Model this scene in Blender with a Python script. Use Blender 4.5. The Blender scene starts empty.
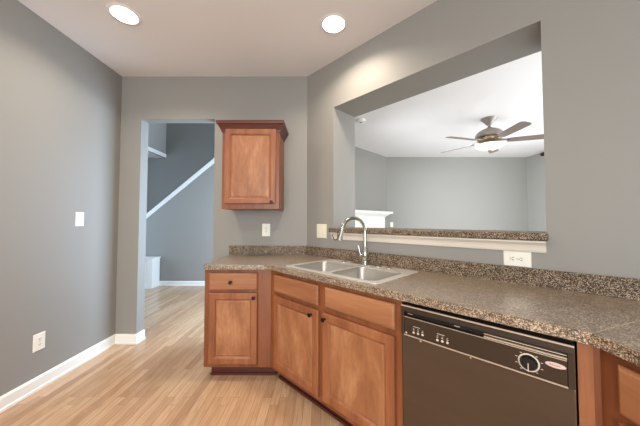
import bpy, bmesh, math, random
from mathutils import Vector, Matrix
random.seed(7)
PI = math.pi
S = 2 ** -.5
scene = bpy.context.scene
COL = scene.collection

# ---------------------------------------------------------------- camera
cam_d = bpy.data.cameras.new('camera'); cam = bpy.data.objects.new('camera', cam_d); COL.objects.link(cam)
cam_d.sensor_width = 36; cam_d.lens = 36 * 259.86 / 640; cam_d.clip_start = .02; cam_d.clip_end = 60
cam.matrix_world = (Matrix.Translation((0, 0, 1.2569)) @ Matrix.Rotation(.0029, 4, 'Z')
                    @ Matrix.Rotation(PI / 2 + .0334, 4, 'X') @ Matrix.Rotation(.0015, 4, 'Z'))
scene.camera = cam

# ---------------------------------------------------------------- world, lights, exposure
scene.view_settings.view_transform = 'Standard'
scene.view_settings.look = 'None'
scene.view_settings.gamma = 1
scene.view_settings.use_curve_mapping = False
scene.view_settings.exposure = 1.5
w = bpy.data.worlds.new('world'); scene.world = w; w.use_nodes = True
w.node_tree.nodes['Background'].inputs[0].default_value = (.75, .85, 1, 1)
w.node_tree.nodes['Background'].inputs[1].default_value = .5

def area(name, loc, direction, sx, sy, power, color, spread=PI):
    d = bpy.data.lights.new(name, 'AREA'); d.shape = 'RECTANGLE'; d.size = sx; d.size_y = sy
    d.energy = power; d.color = color; d.spread = spread
    o = bpy.data.objects.new(name, d); COL.objects.link(o); o.location = loc
    o.rotation_euler = Vector(direction).to_track_quat('-Z', 'Y').to_euler()
    return o
# area lights for daylight from assumed, unseen windows; no openings are cut for them
area('kitchen_rear_window_daylight', (-.35, -2.9, 1.45), (0, 1, 0), 2.6, 2.1, 56, (.90, .96, 1))
area('living_room_window_daylight', (4.85, 2.9, 1.45), (-1, 0, 0), 2.6, 2.0, 42, (.86, .935, 1))
area('living_room_front_window_daylight', (3.0, -.9, 1.3), (0, 1, .05), 2.6, 2.0, 48, (.86, .935, 1))
area('living_room_side_fill', (.06, 3.75, 1.45), (1, .42, -.05), 1.4, 1.9, 27, (.86, .935, 1), math.radians(75))  # added fill to brighten the living room's right wall
area('hall_door_daylight', (-4.85, 4.0, 1.5), (1, 0, 0), 1.6, 2.2, 20, (.56, .76, 1))
area('hall_right_daylight', (-.35, 3.9, 1.3), (-1, 0, .0), 1.6, 2.0, 36, (.56, .76, 1))
area('stairwell_fill', (-.2, 5.7, 3.9), (-1, 0, -.15), .8, 1.2, 5, (.65, .82, 1), math.radians(80))  # added fill to light the upper stairwell and landing

XL, D, XC, H = -2.119, 2.715, -.145, 2.799
def dg(t, off, z=None):
    """point in the frame of the angled wall: t along it, off in front of it"""
    x = XC + S * (t - off); y = D - S * (t + off)
    return (x, y) if z is None else (x, y, z)

# ---------------------------------------------------------------- materials
def srgb(r, g, b):
    f = lambda c: (c / 255 / 12.92) if c / 255 <= .04045 else ((c / 255 + .055) / 1.055) ** 2.4
    return (f(r), f(g), f(b), 1)
def mat(name, col, rough=.5, metal=0, emit=None, estr=0, spec=.5, bump=0, bscale=80, coat=0, var=0, vscale=4, vstretch=None):
    m = bpy.data.materials.new(name); m.use_nodes = True
    n = m.node_tree.nodes; l = m.node_tree.links; b = n['Principled BSDF']
    b.inputs['Base Color'].default_value = col; b.inputs['Roughness'].default_value = rough
    b.inputs['Metallic'].default_value = metal; b.inputs['Specular IOR Level'].default_value = spec
    b.inputs['Coat Weight'].default_value = coat; b.inputs['Coat Roughness'].default_value = .15
    if emit: b.inputs['Emission Color'].default_value = emit; b.inputs['Emission Strength'].default_value = estr
    tc = n.new('ShaderNodeTexCoord')
    if bump:
        nz = n.new('ShaderNodeTexNoise'); nz.inputs['Scale'].default_value = bscale; nz.inputs['Detail'].default_value = 3
        bp = n.new('ShaderNodeBump'); bp.inputs['Strength'].default_value = bump; bp.inputs['Distance'].default_value = .002
        l.new(tc.outputs['Object'], nz.inputs['Vector']); l.new(nz.outputs['Fac'], bp.inputs['Height']); l.new(bp.outputs['Normal'], b.inputs['Normal'])
    if var:
        nz = n.new('ShaderNodeTexNoise'); nz.inputs['Scale'].default_value = vscale; nz.inputs['Detail'].default_value = 4
        mx = n.new('ShaderNodeMix'); mx.data_type = 'RGBA'
        mx.inputs[6].default_value = [c * (1 - var) for c in col[:3]] + [1]; mx.inputs[7].default_value = [min(1, c * (1 + var)) for c in col[:3]] + [1]
        src = tc.outputs['Object']
        if vstretch:
            mp = n.new('ShaderNodeMapping'); mp.inputs['Scale'].default_value = vstretch; l.new(src, mp.inputs['Vector']); src = mp.outputs[0]
        l.new(src, nz.inputs['Vector']); l.new(nz.outputs['Fac'], mx.inputs[0]); l.new(mx.outputs[2], b.inputs['Base Color'])
    return m

def wood(name, dark, mid, light, axis='z', rough=.42, coat=.08, blotch=False):
    m = bpy.data.materials.new(name); m.use_nodes = True
    n = m.node_tree.nodes; l = m.node_tree.links; b = n['Principled BSDF']
    tc = n.new('ShaderNodeTexCoord'); mp = n.new('ShaderNodeMapping')
    sc = {'z': (9, 9, .9), 'x': (.9, 9, 9)}[axis]
    mp.inputs['Scale'].default_value = (4.5, 4.5, 1.5) if blotch else sc
    oi = n.new('ShaderNodeObjectInfo'); add = n.new('ShaderNodeVectorMath'); add.operation = 'ADD'
    mul = n.new('ShaderNodeMath'); mul.operation = 'MULTIPLY'; mul.inputs[1].default_value = 13.7
    l.new(oi.outputs['Random'], mul.inputs[0]); l.new(mul.outputs[0], add.inputs[1])
    l.new(tc.outputs['Object'], add.inputs[0]); l.new(add.outputs[0], mp.inputs['Vector'])
    n1 = n.new('ShaderNodeTexNoise'); n1.inputs['Scale'].default_value = 1.1; n1.inputs['Detail'].default_value = 5; n1.inputs['Distortion'].default_value = 1.6 if blotch else .6
    n2 = n.new('ShaderNodeTexNoise'); n2.inputs['Scale'].default_value = 9; n2.inputs['Detail'].default_value = 6
    l.new(mp.outputs[0], n1.inputs['Vector']); l.new(mp.outputs[0], n2.inputs['Vector'])
    mx = n.new('ShaderNodeMath'); mx.operation = 'MULTIPLY_ADD'; mx.inputs[1].default_value = .3
    l.new(n2.outputs['Fac'], mx.inputs[0])
    m8 = n.new('ShaderNodeMath'); m8.operation = 'MULTIPLY'; m8.inputs[1].default_value = .7
    l.new(n1.outputs['Fac'], m8.inputs[0]); l.new(m8.outputs[0], mx.inputs[2])
    cr = n.new('ShaderNodeValToRGB'); e = cr.color_ramp.elements
    e[0].position = .3; e[0].color = dark; e[1].position = .72; e[1].color = light
    k = e.new(.5); k.color = mid
    l.new(mx.outputs[0], cr.inputs[0]); l.new(cr.outputs[0], b.inputs['Base Color'])
    b.inputs['Roughness'].default_value = rough; b.inputs['Coat Weight'].default_value = coat; b.inputs['Coat Roughness'].default_value = .25
    return m

def floor_mat():
    m = bpy.data.materials.new('oak_strip_floor'); m.use_nodes = True
    n = m.node_tree.nodes; l = m.node_tree.links; b = n['Principled BSDF']
    tc = n.new('ShaderNodeTexCoord'); mp = n.new('ShaderNodeMapping'); mp.inputs['Rotation'].default_value = (0, 0, PI / 2)
    l.new(tc.outputs['Object'], mp.inputs['Vector'])
    br = n.new('ShaderNodeTexBrick'); br.inputs['Scale'].default_value = 1
    br.inputs['Brick Width'].default_value = .95; br.inputs['Row Height'].default_value = .058
    br.inputs['Mortar Size'].default_value = .0014; br.inputs['Mortar Smooth'].default_value = .3
    br.inputs['Color1'].default_value = (0, 0, 0, 1); br.inputs['Color2'].default_value = (1, 1, 1, 1); br.inputs['Mortar'].default_value = (.5, .5, .5, 1)
    br.offset = .37; br.offset_frequency = 2; br.squash = 1.4; br.squash_frequency = 3
    l.new(mp.outputs[0], br.inputs['Vector'])
    mp2 = n.new('ShaderNodeMapping'); mp2.inputs['Scale'].default_value = (26, 1.6, 1)
    av = n.new('ShaderNodeVectorMath'); av.operation = 'MULTIPLY_ADD'; av.inputs[1].default_value = (3, 9, 5)
    l.new(br.outputs['Color'], av.inputs[0]); l.new(tc.outputs['Object'], av.inputs[2]); l.new(av.outputs[0], mp2.inputs['Vector'])
    nz = n.new('ShaderNodeTexNoise'); nz.inputs['Scale'].default_value = 2.2; nz.inputs['Detail'].default_value = 8; nz.inputs['Distortion'].default_value = 1.8
    l.new(mp2.outputs[0], nz.inputs['Vector'])
    cr = n.new('ShaderNodeValToRGB'); e = cr.color_ramp.elements
    e[0].position = 0; e[0].color = srgb(184, 148, 115); e[1].position = 1; e[1].color = srgb(214, 182, 148)
    k = e.new(.5); k.color = srgb(200, 166, 132)
    l.new(br.outputs['Color'], cr.inputs[0])
    cr2 = n.new('ShaderNodeValToRGB'); e = cr2.color_ramp.elements
    e[0].position = .3; e[0].color = (.74, .66, .58, 1); e[1].position = .65; e[1].color = (1, 1, 1, 1)
    l.new(nz.outputs['Fac'], cr2.inputs[0])
    mx = n.new('ShaderNodeMix'); mx.data_type = 'RGBA'; mx.blend_type = 'MULTIPLY'; mx.inputs[0].default_value = 1
    l.new(cr.outputs[0], mx.inputs[6]); l.new(cr2.outputs[0], mx.inputs[7])
    mo = n.new('ShaderNodeMix'); mo.data_type = 'RGBA'; mo.inputs[7].default_value = srgb(120, 80, 50)
    mf = n.new('ShaderNodeMath'); mf.operation = 'MULTIPLY'; mf.inputs[1].default_value = .75
    l.new(br.outputs['Fac'], mf.inputs[0]); l.new(mf.outputs[0], mo.inputs[0]); l.new(mx.outputs[2], mo.inputs[6])
    l.new(mo.outputs[2], b.inputs['Base Color']); b.inputs['Roughness'].default_value = .33
    b.inputs['Coat Weight'].default_value = .25; b.inputs['Coat Roughness'].default_value = .2
    return m

def speckle_mat(name='speckled_laminate_lit', gloss=True):
    light_gain = 1.33 if gloss else .88  # one laminate, paled for the counter's sheen, darkened for upright faces
    srgb = lambda *c: tuple([v * light_gain for v in globals()['srgb'](*c)[:3]] + [1])
    m = bpy.data.materials.new(name); m.use_nodes = True
    n = m.node_tree.nodes; l = m.node_tree.links; b = n['Principled BSDF']
    tc = n.new('ShaderNodeTexCoord')
    v = n.new('ShaderNodeTexVoronoi'); v.inputs['Scale'].default_value = 300; l.new(tc.outputs['Object'], v.inputs['Vector'])
    sp = n.new('ShaderNodeSeparateColor'); l.new(v.outputs['Color'], sp.inputs[0])
    nz = n.new('ShaderNodeTexNoise'); nz.inputs['Scale'].default_value = 28; nz.inputs['Detail'].default_value = 4
    l.new(tc.outputs['Object'], nz.inputs['Vector'])
    ma = n.new('ShaderNodeMath'); ma.operation = 'MULTIPLY_ADD'; ma.inputs[1].default_value = .5
    mb = n.new('ShaderNodeMath'); mb.operation = 'MULTIPLY_ADD'; mb.inputs[1].default_value = 1.0; mb.inputs[2].default_value = -.25
    l.new(nz.outputs['Fac'], ma.inputs[0]); l.new(sp.outputs[0], mb.inputs[0]); l.new(mb.outputs[0], ma.inputs[2])
    cr = n.new('ShaderNodeValToRGB'); e = cr.color_ramp.elements; cr.color_ramp.interpolation = 'LINEAR'
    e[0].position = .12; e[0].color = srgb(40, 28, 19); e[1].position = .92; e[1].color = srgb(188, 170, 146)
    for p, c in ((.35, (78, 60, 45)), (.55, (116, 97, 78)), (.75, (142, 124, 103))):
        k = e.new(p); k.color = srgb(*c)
    l.new(ma.outputs[0], cr.inputs[0]); l.new(cr.outputs[0], b.inputs['Base Color'])
    b.inputs['Roughness'].default_value = .35; b.inputs['Coat Weight'].default_value = 1 if gloss else 0; b.inputs['Coat Roughness'].default_value = .28; b.inputs['Coat IOR'].default_value = 1.7
    if not gloss: b.inputs['Roughness'].default_value = .5; b.inputs['Specular IOR Level'].default_value = .3
    return m

M = dict(
    paint=mat('grey_wall_paint', srgb(147, 144, 138), .55, bump=.12, bscale=180, spec=.4),
    ceil=mat('ceiling_paint', srgb(236, 231, 229), .9, bump=.1, bscale=220, spec=.2),
    white=mat('white_trim_paint', srgb(238, 236, 230), .35),
    mould=mat('cream_trim_tone', srgb(222, 212, 198), .4),  # creamier, darker tone than the other trim
    plate=mat('plate_plastic', srgb(240, 236, 224), .35),
    cream=mat('almond_plastic', srgb(232, 224, 204), .35),
    slot=mat('slot_dark', srgb(45, 38, 34), .6),
    floor=floor_mat(), stone=speckle_mat(), splash=speckle_mat('speckled_laminate_shaded', False),
    woodv=wood('maple_vertical', srgb(120, 66, 38), srgb(146, 88, 54), srgb(168, 110, 71), 'z'),
    woodh=wood('maple_horizontal', srgb(132, 80, 50), srgb(155, 101, 66), srgb(175, 121, 83), 'x'),
    frame=wood('maple_frame', srgb(108, 56, 31), srgb(132, 76, 44), srgb(150, 92, 57), 'z'),  # reddish frame, darkened further for the shadow around doors and drawers
    woodp=wood('maple_panel', srgb(132, 80, 49), srgb(160, 106, 69), srgb(190, 138, 99), 'z', blotch=True),
    woodd=wood('toe_kick_stain_shade', srgb(66, 26, 18), srgb(84, 34, 24), srgb(100, 44, 30), 'x'),  # red-brown stain, deepened for the toe-kick shadow
    crown=wood('crown_stain_shade', srgb(66, 24, 14), srgb(86, 34, 20), srgb(104, 46, 28), 'x'),  # dark red stain with the crown's shade mixed into the colour
    steel=mat('rim_steel_bright', srgb(240, 237, 230), .36, .75),  # sink rim steel, paled for its whitish highlights
    basin=mat('satin_steel', srgb(196, 192, 186), .42, 1),
    nickel=mat('polished_nickel', srgb(185, 182, 176), .16, 1),
    chrome=mat('chrome', srgb(215, 215, 213), .12, 1),
    bronze=mat('dark_bronze', srgb(46, 32, 26), .35, .7),
    dwd=mat('dishwasher_door', srgb(92, 77, 64), .28, .55, var=.28, vscale=5, vstretch=(.25, .25, 1.6)),  # brown tone and stretched bands paint reflections into the door
    dwp=mat('dishwasher_panel', srgb(66, 54, 44), .28, .4),
    dwb=mat('dishwasher_black', srgb(14, 13, 13), .35),
    dwt=mat('dishwasher_trim', srgb(205, 188, 170), .35, .5),
    ink=mat('pale_ink', srgb(214, 200, 184), .5),
    badge=mat('badge_pink', srgb(208, 186, 176), .4),
    lampd=mat('downlight_diffuser', (1, 1, 1, 1), .5, emit=(1, .95, .88, 1), estr=5),
    glass=mat('alabaster_glass', srgb(240, 228, 208), .4, emit=(1, .85, .66, 1), estr=.12, var=.3, vscale=16),
    pewter=mat('pewter', srgb(150, 142, 134), .35, .7),
    blade=wood('walnut_blade', srgb(104, 84, 76), srgb(126, 106, 98), srgb(146, 124, 114), 'x', .4, .2),
    black=mat('black_plastic', srgb(20, 20, 22), .4),
    brick=mat('firebox_soot', srgb(40, 38, 36), .9, bump=.4, bscale=30),
    rubber=mat('drain_dark', srgb(70, 68, 66), .5, .5),
)

# ---------------------------------------------------------------- helpers
class MB:
    def __init__(s): s.bm = bmesh.new(); s.mi = 0
    def face(s, vs):
        try:
            f = s.bm.faces.new(vs); f.material_index = s.mi; return f
        except ValueError: return None
    def box(s, x0, x1, y0, y1, z0, z1): return s.prism([(x0, y0), (x1, y0), (x1, y1), (x0, y1)], z0, z1)
    def prism(s, poly, z0, z1):
        a = [s.bm.verts.new((p[0], p[1], z0)) for p in poly]; b = [s.bm.verts.new((p[0], p[1], z1)) for p in poly]
        s.face(a[::-1]); s.face(b)
        for i in range(len(poly)): j = (i + 1) % len(poly); s.face((a[i], a[j], b[j], b[i]))
        return s
    def dbox(s, t0, t1, o0, o1, z0, z1): return s.prism([dg(t0, o0), dg(t1, o0), dg(t1, o1), dg(t0, o1)], z0, z1)
    def sweep(s, prof, path, closed=False):
        """profile [(out, z)] swept along horizontal path [(x,y)]; out = to the right of travel"""
        n = len(path); rings = []
        for i, p in enumerate(path):
            p = Vector(p)
            d0 = (p - Vector(path[i - 1])).normalized() if i > 0 else None
            d1 = (Vector(path[i + 1]) - p).normalized() if i < n - 1 else None
            if d0 is None: d0 = d1
            if d1 is None: d1 = d0
            n0 = Vector((d0.y, -d0.x)); n1 = Vector((d1.y, -d1.x)); m = (n0 + n1); m = m / (1 + n0.dot(n1))
            rings.append([s.bm.verts.new((p.x + m.x * o, p.y + m.y * o, z)) for o, z in prof])
        for a, b in zip(rings, rings[1:]):
            for i in range(len(prof)): j = (i + 1) % len(prof); s.face((a[i], b[i], b[j], a[j]))
        s.face(rings[0][::-1]); s.face(rings[-1])
        return s
    def lathe(s, prof, c=(0, 0, 0), seg=32, axis='z'):
        rings = []
        for r, z in prof:
            if r < 1e-6: rings.append([s.bm.verts.new(s._ax(0, 0, z, c, axis))])
            else: rings.append([s.bm.verts.new(s._ax(r * math.cos(2 * PI * k / seg), r * math.sin(2 * PI * k / seg), z, c, axis)) for k in range(seg)])
        for a, b in zip(rings, rings[1:]):
            for k in range(seg):
                j = (k + 1) % seg
                if len(a) == 1 and len(b) == 1: continue
                if len(a) == 1: s.face((a[0], b[j], b[k]))
                elif len(b) == 1: s.face((a[k], a[j], b[0]))
                else: s.face((a[k], a[j], b[j], b[k]))
        if len(rings[0]) > 1: s.face(rings[0])
        if len(rings[-1]) > 1: s.face(rings[-1][::-1])
        return s
    @staticmethod
    def _ax(x, y, z, c, axis):
        if axis == 'z': v = (x, y, z)
        elif axis == '-y': v = (x, -z, y)
        else: v = (z, x, y)
        return (v[0] + c[0], v[1] + c[1], v[2] + c[2])
    def tube(s, pts, rad, seg=12, caps=True):
        pts = [Vector(p) for p in pts]; n = len(pts)
        rad = rad if isinstance(rad, (list, tuple)) else [rad] * n
        t = (pts[1] - pts[0]).normalized(); u = t.orthogonal().normalized(); rings = []
        for i, p in enumerate(pts):
            t = (pts[min(i + 1, n - 1)] - pts[max(i - 1, 0)]).normalized()
            u = (u - t * u.dot(t)).normalized(); v = t.cross(u)
            rings.append([s.bm.verts.new(p + (u * math.cos(2 * PI * k / seg) + v * math.sin(2 * PI * k / seg)) * rad[i]) for k in range(seg)])
        for a, b in zip(rings, rings[1:]):
            for k in range(seg): j = (k + 1) % seg; s.face((a[k], a[j], b[j], b[k]))
        if caps: s.face(rings[0][::-1]); s.face(rings[-1])
        return s
    def loops(s, loops, cap0=True, cap1=True):
        R = [[s.bm.verts.new(p) for p in L] for L in loops]
        for a, b in zip(R, R[1:]):
            n = len(a)
            for k in range(n): j = (k + 1) % n; s.face((a[k], a[j], b[j], b[k]))
        if cap0: s.face(R[0][::-1])
        if cap1: s.face(R[-1])
        return s
    def build(s, name, mats, parent=None, bevel=0, seg=2, smooth=False, angle=35):
        bmesh.ops.recalc_face_normals(s.bm, faces=s.bm.faces)
        me = bpy.data.meshes.new(name); s.bm.to_mesh(me); s.bm.free()
        for m in (mats if isinstance(mats, (list, tuple)) else [mats]): me.materials.append(m)
        o = bpy.data.objects.new(name, me); COL.objects.link(o)
        if parent: o.parent = parent
        if bevel:
            b = o.modifiers.new('bevel', 'BEVEL'); b.width = bevel; b.segments = seg; b.limit_method = 'ANGLE'; b.angle_limit = math.radians(angle)
        if smooth:
            for p in me.polygons: p.use_smooth = True
            try: me.set_sharp_from_angle(angle=math.radians(40))
            except Exception: pass
        return o

def thing(name, label, cat, loc=(0, 0, 0), rz=0, group=None):
    o = bpy.data.objects.new(name, None); COL.objects.link(o); o.location = loc; o.rotation_euler = (0, 0, rz)
    o.empty_display_size = .1
    return tag(o, label, cat, group)
def tag(o, label, cat, group=None):
    o['label'] = label; o['category'] = cat
    if group: o['group'] = group
    return o
def struct(o, label=None):
    o['kind'] = 'structure'
    if label: o['label'] = label
    return o

# ================================================================ SETTING
struct(MB().box(-5.2, 5.2, -3.2, 6.5, -.1, 0).build('floor', M['floor']), 'light oak strip floor running away from the camera')
HY1, HY2 = D + .115, 6.2
# ceiling: everywhere but over the stairwell
m = MB()
m.box(-5.2, 5.2, -3.2, HY1, H, H + .12)
m.box(-.06, 5.2, HY1, 6.5, H, H + .12)
m.box(-5.2, -.06, HY1, 3.9, H, H + .12)
m.box(-5.2, -3.80, 3.9, HY2, H, H + .12)
struct(m.build('ceiling', M['ceil']), 'flat white ceiling with two recessed lights')
struct(MB().box(-3.9, -.06, 3.8, 6.5, 5.2, 5.3).build('ceiling_stairwell', M['ceil']), 'high ceiling over the staircase')

struct(MB().box(XL - .12, XL, -3.1, D + .115, 0, H).build('wall_left', M['paint']), 'plain grey wall on the left')
OX0, OX1, OZ = -1.902, -1.122, 2.341
m = MB()
m.box(-5.1, OX0, D, HY1, 0, H); m.box(OX0, OX1, D, HY1, OZ, H); m.box(OX1, XC, D, HY1, 0, H)
struct(m.build('wall_back', M['paint']), 'grey back wall with an open doorway to the hall')
# angled wall with pass-through
TL, TR, ZS, ZT, TH = .374, 1.8905, 1.157, 2.351, .333
m = MB()
m.prism([dg(0, 0), dg(TL, 0), dg(TL, -TH), dg(-.12, -TH), (XC, HY1)], 0, H)
m.dbox(TL, TR, 0, -TH, 0, ZS); m.dbox(TL, TR, 0, -TH, ZT, H)
m.prism([dg(TR, 0), (1.4865, D - (1.4865 - XC)), dg(2.306 + .333, -TH), dg(TR, -TH)], 0, H)
struct(m.build('wall_angled', M['paint']), 'angled grey wall with a wide pass-through opening')
XR = 1.4865
struct(MB().box(XR, XR + .333, -3.1, D - (XR - XC), 0, H).build('wall_right', M['paint']), 'grey wall on the right behind the counter')
struct(MB().box(XL - .12, XR + .333, -3.1, -3.0, 0, H).build('wall_rear', M['paint']), 'grey wall behind the camera')
# living room shell
LX, LY = 1.564, 6.147
struct(MB().box(LX - .1, 5.0, LY, LY + .1, 0, H).build('wall_living_far', M['paint']), 'far grey wall of the living room')
struct(MB().box(4.895, 5.0, -1.1, LY, 0, H).build('wall_living_right', M['paint']), 'right grey wall of the living room')
struct(MB().prism([(LX, LY), (0, LY - LX), (-.08, LY - LX + .06), (LX - .1, LY + .1)], 0, H).build('wall_living_corner', M['paint']), 'angled corner wall above the white mantel')
struct(MB().prism([(.0, HY1), (XR + .333, HY1 - 1.1), (XR + .333, -1.1), (4.895, -1.1), (4.895, LY), (LX, LY), (0, LY - LX)], .0002, .014).build('floor_living', mat('living_bounce_carpet', srgb(205, 200, 192), .95, bump=.5, bscale=300, spec=.1)), 'pale unseen living room carpet added to bounce light')  # unseen pale carpet, put in to bounce light up to the ceiling
struct(MB().box(-.08, 0, HY1, LY - LX + .06, 0, 5.2).build('wall_partition', M['paint']), 'wall between hall and living room')
struct(MB().box(XR + .333, 5.0, -1.2, -1.1, 0, H).build('wall_living_near', M['paint']), 'near wall of the living room')
# hall and stairs
struct(MB().box(-5.2, -.08, HY2, HY2 + .1, 0, 5.2).build('wall_stairwell', M['paint']), 'dark grey wall behind the staircase')
struct(MB().box(-3.80, -3.735, 3.9, HY2, H, 5.2).build('wall_upstairs', M['paint']), 'upper wall at the left of the stairwell')
struct(MB().box(-3.735, -.08, 3.8, 3.9, H + .12, 5.2).build('wall_upstairs_near', M['paint']), 'upper wall over the hall')
struct(MB().box(-5.2, -5.1, HY1, HY2, 0, H).build('wall_hall_left', M['paint']), 'left wall of the hall')
def stz(x): return 1.413 + (x + 3.439) * .8435          # top of the sloping cap
KX0, KX1, KY = -5.1, -.08, 5.135
def yprism(m, poly, y0, y1):
    a = [m.bm.verts.new((x, y0, z)) for x, z in poly]; b = [m.bm.verts.new((x, y1, z)) for x, z in poly]
    m.face(a); m.face(b[::-1])
    for i in range(len(poly)): j = (i + 1) % len(poly); m.face((a[i], b[i], b[j], a[j]))
    return m
x0 = -4.98
struct(yprism(MB(), [(KX0, 0), (KX1, 0), (KX1, stz(KX1) - .05), (x0, stz(x0) - .05), (KX0, stz(x0) - .05)], KY, KY + .1).build('wall_understair', M['paint']), 'grey wall closing the space under the stairs')
struct(yprism(MB(), [(x0, stz(x0) - .1), (KX1, stz(KX1) - .1), (KX1, stz(KX1)), (x0, stz(x0))], KY - .015, KY + .115).build('trim_1', M['white'], bevel=.006), 'white sloping cap along the stair wall')

# baseboards: profile (out, z)
BP = [(0, 0), (.022, 0), (.022, .016), (.014, .022), (.014, .082), (.008, .096), (0, .098)]
struct(MB().sweep(BP, [(XL, -3.0), (XL, D)][::1]).build('baseboard_left', M['white']), 'white baseboard along the left wall')
struct(MB().sweep(BP, [(XL + .0, D), (OX0, D), (OX0, HY1)]).build('baseboard_back', M['white']), 'short white baseboard wrapping the doorway jamb')
struct(MB().sweep([(o, z * .92) for o, z in BP], [(-5.1, KY), (KX1, KY)]).build('baseboard_hall', M['white']), 'white baseboard across the hall')
struct(MB().sweep(BP, [(LX, LY), (4.895, LY)]).build('baseboard_living_far', M['white']), 'white baseboard in the living room')

# ================================================================ RECESSED LIGHTS
for x, y, lab in ((-1.466, 1.884, 'round recessed ceiling light on the left, nearer the left wall'),
                  (.098, 1.978, 'round recessed ceiling light on the right, near the angled wall'),
                  (-1.466, .35, 'recessed ceiling light above the left side of the kitchen, nearest the camera'),
                  (-.68, .35, 'recessed ceiling light above the camera, over the middle of the floor')):
    t = thing('recessed_light', lab, 'ceiling light', (x, y, H), group='recessed lights in the kitchen ceiling')
    MB().lathe([(.084, 0), (.108, 0), (.110, -.002), (.106, -.005), (.088, -.0075), (.081, -.003)], seg=40).build('trim_ring', M['ceil'], t, smooth=True)
    ld = bpy.data.lights.new('recessed_lamp', 'AREA'); ld.shape = 'DISK'; ld.size = .16; ld.energy = 3.8; ld.color = (1, .87, .72); ld.spread = math.radians(140)
    lo = bpy.data.objects.new('recessed_lamp', ld); COL.objects.link(lo); lo.parent = t; lo.location = (0, 0, -.012)
    MB().lathe([(0, -.001), (.083, -.001), (.082, -.006), (0, -.0065)], seg=40).build('diffuser', M['lampd'], t)

# ================================================================ CABINET BUILDERS (local: x along, y into the wall, z up; front face y=0)
def door(name, x0, x1, z0, z1, parent, knob=None, fw=.05, knobsize=.014):
    def L(i, y): return [(x0 + i, y - .004, z0 + i), (x1 - i, y - .004, z0 + i), (x1 - i, y - .004, z1 - i), (x0 + i, y - .004, z1 - i)]
    m = MB(); m.loops([L(0, -.0005), L(0, -.014), L(.003, -.018), L(.008, -.020), L(fw - .006, -.020), L(fw - .001, -.0175), L(fw + .002, -.0165), L(fw + .009, -.0085)], True, False)
    d = m.build(name, M['woodv'], parent)
    m = MB(); m.loops([L(fw + .008, -.0070), L(fw + .008, -.0088), L(fw + .013, -.0088), L(fw + .02, -.0112)], True, True)
    m.build('panel', M['woodp'], d)
    if knob: mkknob(knob, d)
    return d
def mkknob(p, parent):
    MB().lathe([(.008, 0), (.006, .004), (.005, .012), (.011, .016), (.0145, .021), (.012, .026), (0, .028)], (p[0], -.024, p[1]), 20, '-y').build('knob', M['bronze'], parent, smooth=True)
def drawer(name, x0, x1, z0, z1, parent, knob=None):
    def L(i, y): return [(x0 + i, y - .004, z0 + i), (x1 - i, y - .004, z0 + i), (x1 - i, y - .004, z1 - i), (x0 + i, y - .004, z1 - i)]
    m = MB(); m.loops([L(0, -.0005), L(0, -.012), L(.004, -.016), L(.011, -.020)])
    d = m.build(name, M['woodh'], parent)
    if knob: mkknob(knob, d)
    return d

TI = .2527                                   # where the two cabinet faces meet, along the angled wall
# ---- left base cabinet
XA, XB = -.931, XC + S * (TI - .61)          # -.398
YF = D - .61
c1 = thing('base_cabinet', 'narrow maple base cabinet under the left end of the counter, beside the doorway', 'cabinet', (XA, YF, 0), 0, 'maple base cabinets')
W1 = XB - XA
# body polygon in local coords
P = lambda x, y: (x - XA, y - YF)
poly = [(0, 0), (W1 - .001, 0), (XC - .002 - XA, D - .003 - YF), (0, D - .003 - YF)]
MB().prism(poly, .1, .8755).build('body', M['frame'], c1)
MB().prism([(.035, .07), (W1 + .028, .07), (XC - .002 - XA, D - .003 - YF), (.035, D - .003 - YF)], 0.001, .1).build('toe_kick', M['woodd'], c1)
MB().box(.03, W1 + .021, .06, .07, .001, .018).build('shoe_moulding', M['woodd'], c1)
drawer('drawer', .041, .428, .71, .845, c1, (.217, .776))
door('door', .041, .428, .131, .688, c1, (.401, .654))

# ---- sink base cabinet (angled)
o_ = dg(0, .61)
RA = -PI / 4
c2 = thing('base_cabinet', 'wide maple sink cabinet on the angled run, two drawer fronts over two doors', 'cabinet', (o_[0], o_[1], 0), RA, 'maple base cabinets')
TE = 1.385
m = MB()
m.box(TI + .001, TE, 0, .019, .1, .8755)                     # face frame
m.box(TE - .018, TE, .019, .605, .1, .8755)                  # side
m.prism([(TI + .001, .019), (TE - .018, .019), (TE - .018, .605), (.01, .605)], .1, .118)
m.box(.012, TE - .018, .595, .605, .118, .8755)
m.build('body', M['frame'], c2)
MB().box(TI + .03, TE - .0, .07, .085, .001, .1).build('toe_kick', M['woodd'], c2)
MB().box(TI + .025, TE - .0, .06, .0695, .001, .018).build('shoe_moulding', M['woodd'], c2)
drawer('drawer_front', .320, .806, .712, .842, c2)
drawer('drawer_front', .870, .1 + 1.253, .715, .845, c2)
door('door', .323, .810, .135, .682, c2, (.752, .645))
door('door', .851, 1.352, .135, .682, c2, (.876, .647))

# ---- dishwasher (angled)
dwo = dg(1.3965, .61)
dw = thing('dishwasher', 'dark bronze-black dishwasher with a dial, between maple cabinets', 'dishwasher', (dwo[0], dwo[1], 0), RA)
WD = .6015
MB().box(.004, WD - .004, .002, .57, .02, .868).build('tub_housing', M['dwb'], dw)
MB().box(0, WD, -.022, .001, .11, .716).build('door_panel', M['dwd'], dw, bevel=.004)
MB().box(.03, WD - .03, .045, .06, .001, .105).build('toe_panel', M['dwb'], dw)
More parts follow.
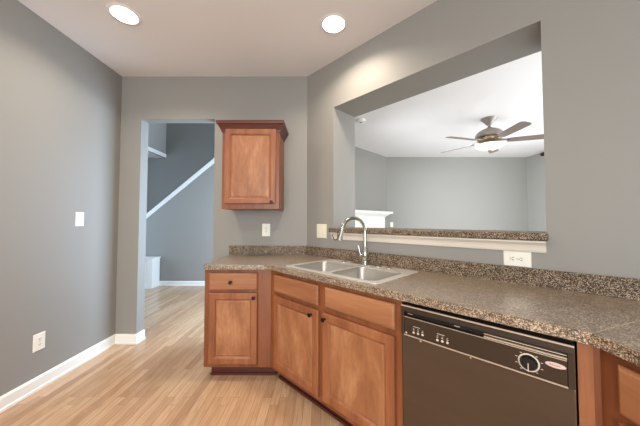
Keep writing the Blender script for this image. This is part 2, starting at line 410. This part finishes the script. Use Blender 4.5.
# console: dark surround, inset control fascia, grip slot above
m = MB(); m.box(0, .014, -.03, .001, .718, .85); m.box(WD - .018, WD, -.03, .001, .718, .85); m.box(.014, WD - .018, -.012, .001, .718, .83)
m.build('console_surround', M['dwp'], dw, bevel=.002)
m = MB(); m.loops([[(0, 0, .829), (WD, 0, .829), (WD, 0, .859), (0, 0, .859)],
                   [(0, -.03, .829), (WD, -.03, .829), (WD, -.03, .851), (0, -.03, .851)],
                   [(.002, -.033, .831), (WD - .002, -.033, .831), (WD - .002, -.028, .857), (.002, -.028, .857)]])
m.build('top_rail', M['dwp'], dw, bevel=.002)
MB().box(.001, WD - .001, -.0335, -.026, .8525, .8585).build('top_rail_bright_edge', M['dwt'], dw, bevel=.0015)  # pale metal edge, brightened for the highlight along the rail
fas = MB().box(.015, WD - .019, -.029, -.0115, .7225, .804).build('control_fascia', M['dwp'], dw, bevel=.002)
MB().box(.015, .345, -.0165, -.0125, .806, .828).build('grip_slot', M['dwb'], dw)
m = MB(); m.box(.346, WD - .019, -.027, -.0125, .8065, .812); m.box(.346, WD - .019, -.024, -.0125, .8175, .8215)
m.build('grip_bar', M['dwt'], dw, bevel=.001)
MB().box(.346, WD - .019, -.0155, -.0125, .8122, .8172).build('vent_slot', M['dwb'], dw)
MB().box(.014, WD - .018, -.0315, -.028, .7175, .7222).build('lower_trim', M['dwt'], dw)
MB().box(.015, WD - .019, -.0315, -.0285, .8035, .806).build('upper_trim', M['dwt'], dw)
# buttons and marks
for cx, k in ((.062, 3), (.17, 3)):
    m = MB()
    for j in range(3):
        x = cx - .0 + j * .021
        m.lathe([(0, .0), (.0052, .0), (.0052, .0012), (0, .0014)], (x, -.029, .7405 + .001 * j), 14, '-y')
        m.box(x - .004, x + .004, -.0297, -.0289, .752, .7545)
        m.box(x - .003, x + .0035, -.0297, -.0289, .759, .7605)
    m.box(cx - .002, cx + .03, -.0297, -.0289, .767, .769)
    m.build('button_cluster', M['ink'], fas)
MB().box(.022, .029, -.0297, -.0289, .7265, .734).build('printed_mark', M['ink'], fas)
MB().box(.028, .05, -.0175, -.0165, .8165, .8185).build('printed_mark', M['ink'], dw)
MB().box(.236, .258, -.0175, -.0165, .8165, .819).build('printed_mark', M['ink'], dw)
DX, DZ = .484, .763
m = MB(); m.lathe([(.0265, 0), (.0305, 0), (.0305, .002), (.0265, .002)], (DX, -.029, DZ), 36, '-y')
for k in range(10):
    a = 2 * PI * (k + .5) / 10
    if abs(math.sin(a)) > .93: continue
    x, z = DX + .037 * math.cos(a), DZ + .034 * math.sin(a); m.box(x - .003, x + .003, -.0297, -.0289, z - .001, z + .001)
m.build('dial_ring', M['ink'], fas)
dl = MB().lathe([(.0262, 0), (.0255, .006), (.021, .016), (0, .017)], (DX, -.029, DZ), 32, '-y').build('dial', M['dwb'], fas, smooth=True)
MB().box(DX - .0012, DX + .0012, -.0475, -.0455, DZ - .024, DZ + .003).build('pointer', M['ink'], dw)
m = MB()
bl = [[(.554 + .0265 * s * math.cos(a), -y, .780 + .0088 * s * math.sin(a)) for a in [2 * PI * k / 32 for k in range(32)]] for s, y in ((1, .0288), (1, .0305), (.9, .0312))]
m.loops(bl); bd = m.build('badge', M['badge'], fas)
m = MB()
for j in range(5): m.box(.539 + j * .0055, .543 + j * .0055, -.0317, -.0311, .7788, .7808 + (.0012 if j == 0 else 0))
m.build('badge_script', mat('badge_script_red', srgb(150, 70, 72), .5), bd)
MB().lathe([(.004, 0), (.004, .003), (.002, .004), (0, .004)], (.092, -.022, .7085), 12, '-y').build('latch_screw', M['dwt'], dw)
MB().lathe([(.003, 0), (.003, .002), (0, .003)], (.298, -.022, .7085), 12, '-y').build('latch_screw', M['dwt'], dw)

# ---- right base cabinet (faces left), with the corner post
XF = .876; YE = D - (.61 + 2.054) * S        # y where the angled face meets it  (.832)
c3 = thing('base_cabinet', 'maple base cabinet in the right corner, cut off by the picture edge', 'cabinet', (XF, YE, 0), -PI / 2, 'maple base cabinets')
def loc3(p): return (-(p[1] - YE), p[0] - XF)   # world -> local (x along -y world, y along +x world)
TF = 2.002
poly = [loc3(p) for p in (dg(TF, .61), (XF, YE), (XF, -1.15), (XR - .003, -1.15), (XR - .003, D - (XR - XC) - .002), dg(TF, .004))]
m = MB(); m.prism(poly, .1, .8755); m.build('body', M['frame'], c3)
poly = [loc3(p) for p in (dg(TF, .54), (XF + .07, D - (XF + .07 - XC) - .54 / S), (XF + .07, -1.15), (XR - .003, -1.15), (XR - .003, 1.0), dg(TF, .1))]
MB().prism(poly, .001, .1).build('toe_kick', M['woodd'], c3)
poly = [loc3(p) for p in (dg(TF + .001, .6105), dg(TF + .001, .614), dg(TF + .037, .614), dg(TF + .037, .6105))]
MB().prism(poly, .102, .8745).build('filler_strip', M['woodv'], c3)
drawer('drawer', .062, .50, .705, .845, c3, (.28, .775))
door('door', .062, .50, .131, .682, c3, (.45, .645))
drawer('drawer', .545, .98, .705, .845, c3, (.76, .775))
door('door', .545, .98, .131, .682, c3, (.60, .645))

# ================================================================ COUNTERTOP
ZC0, ZC = .8762, .914
cR = dg(2.039, .645)
ti = .645 * (math.sqrt(2) - 1)
front_in = dg(ti, .645)
hx = [(.412, .10), (1.218, .10), (1.218, .575), (.412, .575)]   # sink cut-out in (t, off)
bm = bmesh.new()
def arc(c, r, a0, a1, n=6): return [(c[0] + r * math.cos(a0 + (a1 - a0) * k / n), c[1] + r * math.sin(a0 + (a1 - a0) * k / n)) for k in range(n + 1)]
outer = arc((-.941 + .03, D - .645 + .03), .03, PI, 1.5 * PI)
# soften the two inside/outside bends slightly
def soft(p, prev, nxt, r=.05, n=5):
    p = Vector(p); a = p + (Vector(prev) - p).normalized() * r; b = p + (Vector(nxt) - p).normalized() * r
    return [tuple((a * (1 - u) ** 2 + p * 2 * u * (1 - u) + b * u * u)) for u in [k / n for k in range(n + 1)]]
outer += soft(front_in, (-.9, D - .645), cR) + soft(cR, front_in, (cR[0], 0), .03)
outer += [(cR[0], -1.2), (XR - .002, -1.2), (XR - .002, D - (XR - XC) - .003), (XC - .001, D - .002), (-.941, D - .002)]
def loop(pts, z):
    vs = [bm.verts.new((x, y, z)) for x, y in pts]; return [bm.edges.new((vs[i], vs[(i + 1) % len(vs)])) for i in range(len(vs))]
ed = loop(outer, ZC) + loop([dg(*p) for p in hx], ZC)
bmesh.ops.triangle_fill(bm, use_beauty=True, use_dissolve=False, edges=ed)
r = bmesh.ops.extrude_face_region(bm, geom=bm.faces[:])
for v in r['geom']:
    if isinstance(v, bmesh.types.BMVert): v.co.z = ZC0
m = MB(); m.bm.free(); m.bm = bm
ct = m.build('countertop', M['stone'], None, bevel=.009, seg=3, angle=50)
tag(ct, 'speckled brown-grey laminate kitchen countertop bending along the angled wall', 'countertop')
bs = [(-.949, D), (XC, D), (XR, D - (XR - XC)), (XR, -1.2)]
pr = [(.001, ZC + .0003), (.02, ZC + .0003), (.02, 1.002), (.0165, 1.0065), (.004, 1.0065), (.001, 1.003)]
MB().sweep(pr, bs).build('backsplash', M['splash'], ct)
# mitre seam
a = Vector(cR); b = Vector((XR - .02, D - (XR - XC) - .02)); d = (b - a).normalized(); nn = Vector((-d.y, d.x)) * .0011; a = a + d * .012
MB().prism([a - nn, b - nn, b + nn, a + nn], ZC - .001, ZC + .0004).build('mitre_seam', mat('seam_filler', srgb(196, 180, 158), .4), ct)

# ================================================================ SINK
so = dg(.815, .33)
sk = thing('kitchen_sink', 'double-bowl stainless steel sink set into the speckled counter', 'sink', (so[0], so[1], ZC), RA)
# local x = t-.815, local y = .33-off
def rr(x0, x1, y0, y1, r, z, n=5):
    P = []
    for cx, cy, a in ((x1 - r, y1 - r, 0), (x0 + r, y1 - r, PI / 2), (x0 + r, y0 + r, PI), (x1 - r, y0 + r, 1.5 * PI)):
        P += [(cx + r * math.cos(a + PI / 2 * k / n), cy + r * math.sin(a + PI / 2 * k / n), z) for k in range(n + 1)]
    return P
RX0, RX1, RY0, RY1 = -.418, .418, -.262, .268
B1 = (-.372, -.018, -.222, .128); B2 = (.018, .372, -.222, .128)
bm = bmesh.new()
def l3(P):
    vs = [bm.verts.new(p) for p in P]; return [bm.edges.new((vs[i], vs[(i + 1) % len(vs)])) for i in range(len(vs))]
ZR = .0042
ed = l3(rr(RX0 + .006, RX1 - .006, RY0 + .006, RY1 - .006, .03, ZR)) + l3(rr(*B1, .05, ZR)) + l3(rr(*B2, .05, ZR))
bmesh.ops.triangle_fill(bm, use_beauty=True, use_dissolve=False, edges=ed)
m = MB(); m.bm.free(); m.bm = bm
m.loops([rr(RX0 + .006, RX1 - .006, RY0 + .006, RY1 - .006, .03, ZR), rr(RX0 + .001, RX1 - .001, RY0 + .001, RY1 - .001, .034, ZR - .0012), rr(RX0, RX1, RY0, RY1, .035, .0006)], False, False)
m.build('sink_rim', M['steel'], sk, smooth=True)
for B in (B1, B2):
    m = MB(); x0, x1, y0, y1 = B
    L = [rr(x0, x1, y0, y1, .05, ZR)]
    for i, z in ((.002, -.001), (.004, -.006), (.012, -.13), (.018, -.155), (.032, -.168), (.05, -.172)):
        L.append(rr(x0 + i, x1 - i, y0 + i, y1 - i, max(.02, .05 + i * .2), z))
    m.loops(L, False, True)
    bw = m.build('bowl', M['basin'], sk, smooth=True)
    MB().lathe([(.042, 0), (.042, .002), (.034, .002), (.03, .0005), (0, .0005)], ((x0 + x1) / 2, (y0 + y1) / 2, -.1718), 24).build('drain', M['rubber'], bw, smooth=True)
for x, y in ((.21, .215), (-.215, .21)):
    MB().lathe([(.021, 0), (.021, .002), (.016, .005), (0, .006)], (x, y, ZR), 20).build('hole_cap', M['chrome'], sk, smooth=True)

# ================================================================ FAUCET
fo = dg(.815, .115)
struct(MB().box(-5.1, -3.80, 5.25, HY2 - .001, H - .014, H - .0005).build('trim_2', M['white']), 'white underside of the upstairs landing')
struct(MB().box(-3.734, -3.722, 3.91, HY2 - .001, H - .012, H + .075).build('trim_3', M['white']), 'white board added at the upstairs landing edge')  # added white board, stands in for the landing's lit underside
fa = thing('faucet', 'chrome gooseneck pull-down faucet standing behind the sink', 'faucet', (fo[0], fo[1], ZC + ZR), RA)
FA = math.radians(18)                        # turned a little to the left bowl
ux, uy = -math.sin(FA), -math.cos(FA)
# deck plate
m = MB(); L = []
for s, z in ((1, 0.0003), (1, .003), (.93, .006)):
    L.append([((.115 * s if c > 0 else -.115 * s) * 1 + .028 * s * c, .028 * s * q_, z) for c, q_ in [(math.cos(a), math.sin(a)) for a in [2 * PI * (k + .5) / 32 for k in range(32)]]])
m.loops(L); m.build('deck_plate', M['chrome'], fa, smooth=True)
MB().lathe([(.027, .0055), (.027, .012), (.022, .02), (.0225, .05), (.027, .058), (.027, .085), (.0225, .10), (.0195, .135), (.0145, .142), (0, .142)], (0, 0, 0), 28).build('body', M['nickel'], fa, smooth=True)
pts = [(0, 0, .13), (0, 0, .20), (0, 0, .262)]
R_ = .105
for k in range(1, 17):
    a = PI * k / 16 * .93
    pts.append((ux * R_ * (1 - math.cos(a)), uy * R_ * (1 - math.cos(a)), .262 + R_ * math.sin(a)))
MB().tube(pts, .0135, 16).build('spout', M['nickel'], fa, smooth=True)
e = Vector(pts[-1]); dd = (Vector(pts[-1]) - Vector(pts[-2])).normalized()
MB().tube([e - dd * .004, e + dd * .012, e + dd * .02, e + dd * .07, e + dd * .088, e + dd * .094], [.0145, .016, .016, .0195, .020, .015], 18).build('spray_head', M['chrome'], fa, smooth=True)
p0 = e + dd * .03 + Vector((ux, uy, 0)) * .016
MB().tube([p0, p0 + Vector((ux * .006, uy * .006, -.012)), p0 + Vector((ux * .006, uy * .006, -.035)), p0 + Vector((0, 0, -.045))], .0035, 8).build('spray_button', M['black'], fa, smooth=True)
# slim wire hook by the spray head
hx_ = e + dd * .09
left = Vector((-.92, -.2, 0)).normalized()
MB().tube([hx_ + left * .014 + Vector((0, 0, .06)), hx_ + left * .016 + Vector((0, 0, .015)), hx_ + left * .028 + Vector((0, 0, .002)), hx_ + left * .045 + Vector((0, 0, .003)), hx_ + left * .056 + Vector((0, 0, .02)), hx_ + left * .062 + Vector((0, 0, .042))], .0034, 8).build('wire_hook', M['bronze'], fa, smooth=True)
# side lever (towards the left)
MB().tube([(-.015, -.004, .072), (-.036, -.008, .072), (-.042, -.01, .078)], [.013, .013, .008], 14).build('lever_hub', M['chrome'], fa, smooth=True)
MB().tube([(-.038, -.009, .074), (-.043, -.012, .10), (-.049, -.016, .135), (-.055, -.018, .15)], [.006, .0055, .005, .0045], 10).build('lever', M['chrome'], fa, smooth=True)

# ================================================================ PASS-THROUGH LEDGE
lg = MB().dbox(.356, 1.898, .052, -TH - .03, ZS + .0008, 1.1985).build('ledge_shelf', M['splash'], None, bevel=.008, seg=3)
tag(lg, 'speckled laminate ledge capping the pass-through opening', 'ledge')
prof = [(-.0, 1.094), (.010, 1.094), (.014, 1.104), (.016, 1.118), (.022, 1.132), (.034, 1.143), (.040, 1.148), (.040, 1.1565), (0, 1.1565)]
bm_path = [dg(.363, 0.0005), dg(1.889, 0.0005)]
tr = MB().sweep(prof, bm_path)
tr = tr.build('ledge_moulding', M['mould'], None)
tag(tr, 'white crown moulding running under the speckled ledge', 'moulding')

# ================================================================ UPPER CABINET
UX0, UX1, UY = -.920, -.387, D - .312
uc = thing('wall_cabinet', 'maple wall cabinet with dark crown moulding, hung beside the doorway', 'cabinet', (UX0, UY, 1.3735), 0)
UW, UH = UX1 - UX0, .765
MB().box(0, UW, 0, .308, 0, UH).build('body', M['frame'], uc, bevel=.0015)
z0 = 1.3735
door('door', .030, .503, 1.421 - z0, 2.118 - z0, uc, (.468, 1.437 - z0))
cp = [(0, -.05 + UH), (.006, -.05 + UH), (.010, -.035 + UH), (.022, -.012 + UH), (.034, .010 + UH), (.045, .020 + UH), (.047, .038 + UH), (.047, .048 + UH), (0, .048 + UH)]
cp = [(o, z + .004) for o, z in cp]
MB().sweep(cp, [(UW, .308), (UW, 0), (0, 0), (0, .308)][::-1]).build('crown_moulding', M['crown'], uc)
MB().box(.001, UW - .001, .001, .307, UH, UH + .052).build('crown_backing', M['crown'], uc)

# ================================================================ SWITCHES AND OUTLETS
def plate(name, label, cat, loc, rz, w, h, material, kind, group=None):
    t = thing(name, label, cat, loc, rz, group)
    # local: front is -y
    m = MB(); L = lambda i, y: [(-w / 2 + i, y, -h / 2 + i), (w / 2 - i, y, -h / 2 + i), (w / 2 - i, y, h / 2 - i), (-w / 2 + i, y, h / 2 - i)]
    m.loops([L(0, -.0005), L(0, -.003), L(.004, -.006)]); m.build('cover_plate', material, t)
    if kind == 'toggle':
        MB().box(-.0055, .0055, -.0075, -.0055, -.012, .012).build('toggle_slot', M['slot'] if False else material, t)
        MB().box(-.004, .004, -.018, -.0075, -.002, .009).build('toggle', material, t, bevel=.001)
    if kind in ('duplex', 'duplexh', 'rocker2'):
        for s in (-1, 1):
            if kind == 'duplexh': cx, cz = s * .0195, 0
            elif kind == 'duplex': cx, cz = 0, s * .0195
            else: cx, cz = s * .023, 0
            hw, hh = (.0145, .0165) if kind != 'rocker2' else (.0165, .034)
            o = MB().box(cx - hw, cx + hw, -.0085, -.0055, cz - hh, cz + hh).build('socket' if kind != 'rocker2' else 'rocker', material, t, bevel=.002)
            if kind != 'rocker2':
                m = MB()
                if kind == 'duplex':
                    m.box(cx - .0075, cx - .0050, -.009, -.0084, cz - .002, cz + .007); m.box(cx + .005, cx + .0075, -.009, -.0084, cz - .002, cz + .007)
                    m.box(cx - .0025, cx + .0025, -.009, -.0084, cz - .010, cz - .006)
                else:
                    m.box(cx - .004, cx + .006, -.009, -.0084, cz + .005, cz + .0078); m.box(cx - .004, cx + .006, -.009, -.0084, cz - .0078, cz - .005)
                    m.box(cx - .011, cx - .007, -.009, -.0084, cz - .0025, cz + .0025)
                m.build('slots', M['slot'], o)
    for s in ((-1, 1) if kind in ('toggle', 'rocker2') else (0,)):
        c = (0, -.0055, s * h * .36) if kind != 'duplexh' else (0, -.0055, 0)
        MB().lathe([(.003, 0), (.003, .0008), (0, .001)], c, 10, '-y').build('screw', M['pewter'] if material is M['plate'] else material, t)
    return t
plate('light_switch', 'white toggle light switch at chest height on the left wall', 'light switch', (XL, 2.277, 1.276), -PI / 2 + PI, .078, .122, M['plate'], 'toggle')
plate('wall_outlet', 'white duplex outlet low on the left wall above the baseboard', 'outlet', (XL, 1.980, .352), PI / 2, .084, .126, M['plate'], 'duplex')
plate('wall_outlet', 'white duplex outlet on the back wall below the wall cabinet', 'outlet', (-.569, D, 1.170), 0, .084, .132, M['plate'], 'duplex')
p = dg(.219, 0); plate('light_switch', 'almond two-gang rocker switch on the angled wall, left of the pass-through', 'light switch', (p[0], p[1], 1.165), RA, .132, .136, M['cream'], 'rocker2')
p = dg(1.763, 0); plate('wall_outlet', 'white sideways duplex outlet below the right end of the ledge', 'outlet', (p[0], p[1], 1.0505), RA, .126, .084, M['plate'], 'duplexh')
plate('light_switch', 'small white switch on the living room far wall, right of the mantel', 'light switch', (1.675, LY, 1.19), 0, .07, .115, M['plate'], 'toggle')

# ================================================================ LIVING ROOM
# mantel on the corner wall: local x along the wall to the far corner, -y into the room
mt = thing('fireplace_mantel', 'white fireplace mantel on the angled living room wall, seen through the opening', 'fireplace', (LX, LY, 0), PI / 4)
m = MB()
m.box(-1.78, -1.50, -.150, -.002, 0, 1.37); m.box(-.614, -.334, -.150, -.002, 0, 1.37); m.box(-1.50, -.614, -.150, -.002, 1.0, 1.37)
m.build('surround', M['white'], mt, bevel=.004)
m = MB(); m.box(-1.74, -1.54, -.158, -.1505, .14, 1.26); m.box(-.574, -.374, -.158, -.1505, .14, 1.26); m.box(-1.46, -.654, -.158, -.1505, 1.08, 1.26)
m.build('raised_panel', M['white'], mt, bevel=.004)
m = MB(); m.sweep([(0, 1.36), (.012, 1.36), (.018, 1.375), (.04, 1.395), (.075, 1.42), (.085, 1.436), (0, 1.436)][::1], [(-1.78, -.002), (-1.78, -.15), (-.334, -.15), (-.334, -.002)])
m.build('crown', M['white'], mt)
MB().box(-1.90, -.145, -.248, -.002, 1.436, 1.482).build('shelf', M['white'], mt, bevel=.005)
MB().box(-1.499, -.615, -.05, -.003, 0, .999).build('firebox', M['brick'], mt)

# ceiling fan
cf = thing('ceiling_fan', 'five-blade ceiling fan with brown blades and a lit glass bowl', 'ceiling fan', (2.508, 3.835, H))
MB().lathe([(.0, 0), (.105, 0), (.108, -.008), (.098, -.022), (.07, -.05), (.045, -.085), (.03, -.105), (0, -.105)], seg=36).build('canopy', M['pewter'], cf, smooth=True)
MB().lathe([(.0, -.10), (.016, -.10), (.016, -.15), (.0, -.15)], seg=20).build('downrod', M['pewter'], cf, smooth=True)
MB().lathe([(0, -.135), (.03, -.135), (.045, -.150), (.10, -.170), (.155, -.205), (.182, -.245), (.185, -.275), (.172, -.290), (0, -.290)], seg=44).build('motor_housing', M['pewter'], cf, smooth=True)
MB().lathe([(0, -.29), (.15, -.29), (.158, -.305), (.15, -.335), (.12, -.35), (0, -.35)], seg=40).build('flywheel_band', mat('antique_brass', srgb(150, 122, 96), .35, .7), cf, smooth=True)
MB().lathe([(0, -.35), (.095, -.35), (.105, -.365), (.14, -.385), (.15, -.398), (0, -.398)], seg=36).build('light_fitter', M['pewter'], cf, smooth=True)
MB().lathe([(0, -.392), (.175, -.392), (.186, -.40), (.18, -.42), (.148, -.448), (.09, -.470), (.03, -.478), (0, -.478)], seg=44).build('glass_bowl', M['glass'], cf, smooth=True)
MB().lathe([(0, -.476), (.02, -.476), (.024, -.484), (.012, -.492), (.006, -.50), (0, -.502)], seg=20).build('finial', M['pewter'], cf, smooth=True)
ZB = -.346
for k in range(5):
    a = math.radians(52 + 72 * k); rot = Matrix.Rotation(a, 4, 'Z') @ Matrix.Rotation(math.radians(-12), 4, 'X')
    m = MB()
    out = [(.235, -.052), (.30, -.06), (.55, -.068), (.70, -.070), (.735, -.062), (.752, -.035), (.752, .035), (.735, .062), (.70, .070), (.55, .068), (.30, .06), (.235, .052)]
    m.prism(out, -.004, .004); b = m.build('blade', M['blade'], cf, bevel=.0015)
    b.matrix_local = Matrix.Translation((0, 0, ZB)) @ rot
    m = MB(); m.prism([(.13, -.018), (.20, -.014), (.235, -.035), (.30, -.03), (.315, 0), (.30, .03), (.235, .035), (.20, .014), (.13, .018)], .0045, .012)
    m.tube([(.12, 0, .012), (.16, 0, .02), (.22, 0, .012)], [.016, .012, .010], 10)
    br = m.build('blade_bracket', M['pewter'], cf, smooth=False)
    br.matrix_local = Matrix.Translation((0, 0, ZB - .0)) @ rot

sd = thing('smoke_detector', 'white round smoke detector on the living room ceiling behind the opening', 'smoke detector', (.606, 3.894, H))
MB().lathe([(0, 0), (.07, 0), (.072, -.012), (.066, -.03), (.05, -.036), (0, -.037)], seg=32).build('casing', M['plate'], sd, smooth=True)
MB().lathe([(0, -.0365), (.02, -.0365), (.02, -.041), (0, -.042)], seg=16).build('test_button', M['pewter'], sd, smooth=True)

sp_ = thing('wall_sensor', 'small black device mounted high in the living room corner', 'sensor', (4.895, 5.62, 2.74))
MB().box(-.03, -.001, -.02, .02, -.02, .02).build('bracket', M['black'], sp_, bevel=.003)
MB().tube([(-.03, 0, 0), (-.045, -.01, -.005), (-.10, -.03, -.02), (-.13, -.04, -.028)], [.025, .042, .042, .03], 16).build('housing', M['black'], sp_, smooth=True)

# hall: boxed white base at the foot of the stairs
nb = thing('stair_base', 'white panelled box at the foot of the stairs in the hall', 'stair base', (-3.955, 4.9, 0))
MB().box(0, .80, 0, .219, 0, .548).build('box', M['white'], nb, bevel=.003)
MB().box(-.0, .818, -.016, .219, .548, .570).build('cap', M['white'], nb, bevel=.004)
m = MB(); m.box(.705, .802, -.012, -.0005, 0.0, .547); m.build('corner_board', M['white'], nb, bevel=.002)
MB().box(0, .704, -.013, -.0005, 0, .09).build('baseboard', M['white'], nb, bevel=.003)
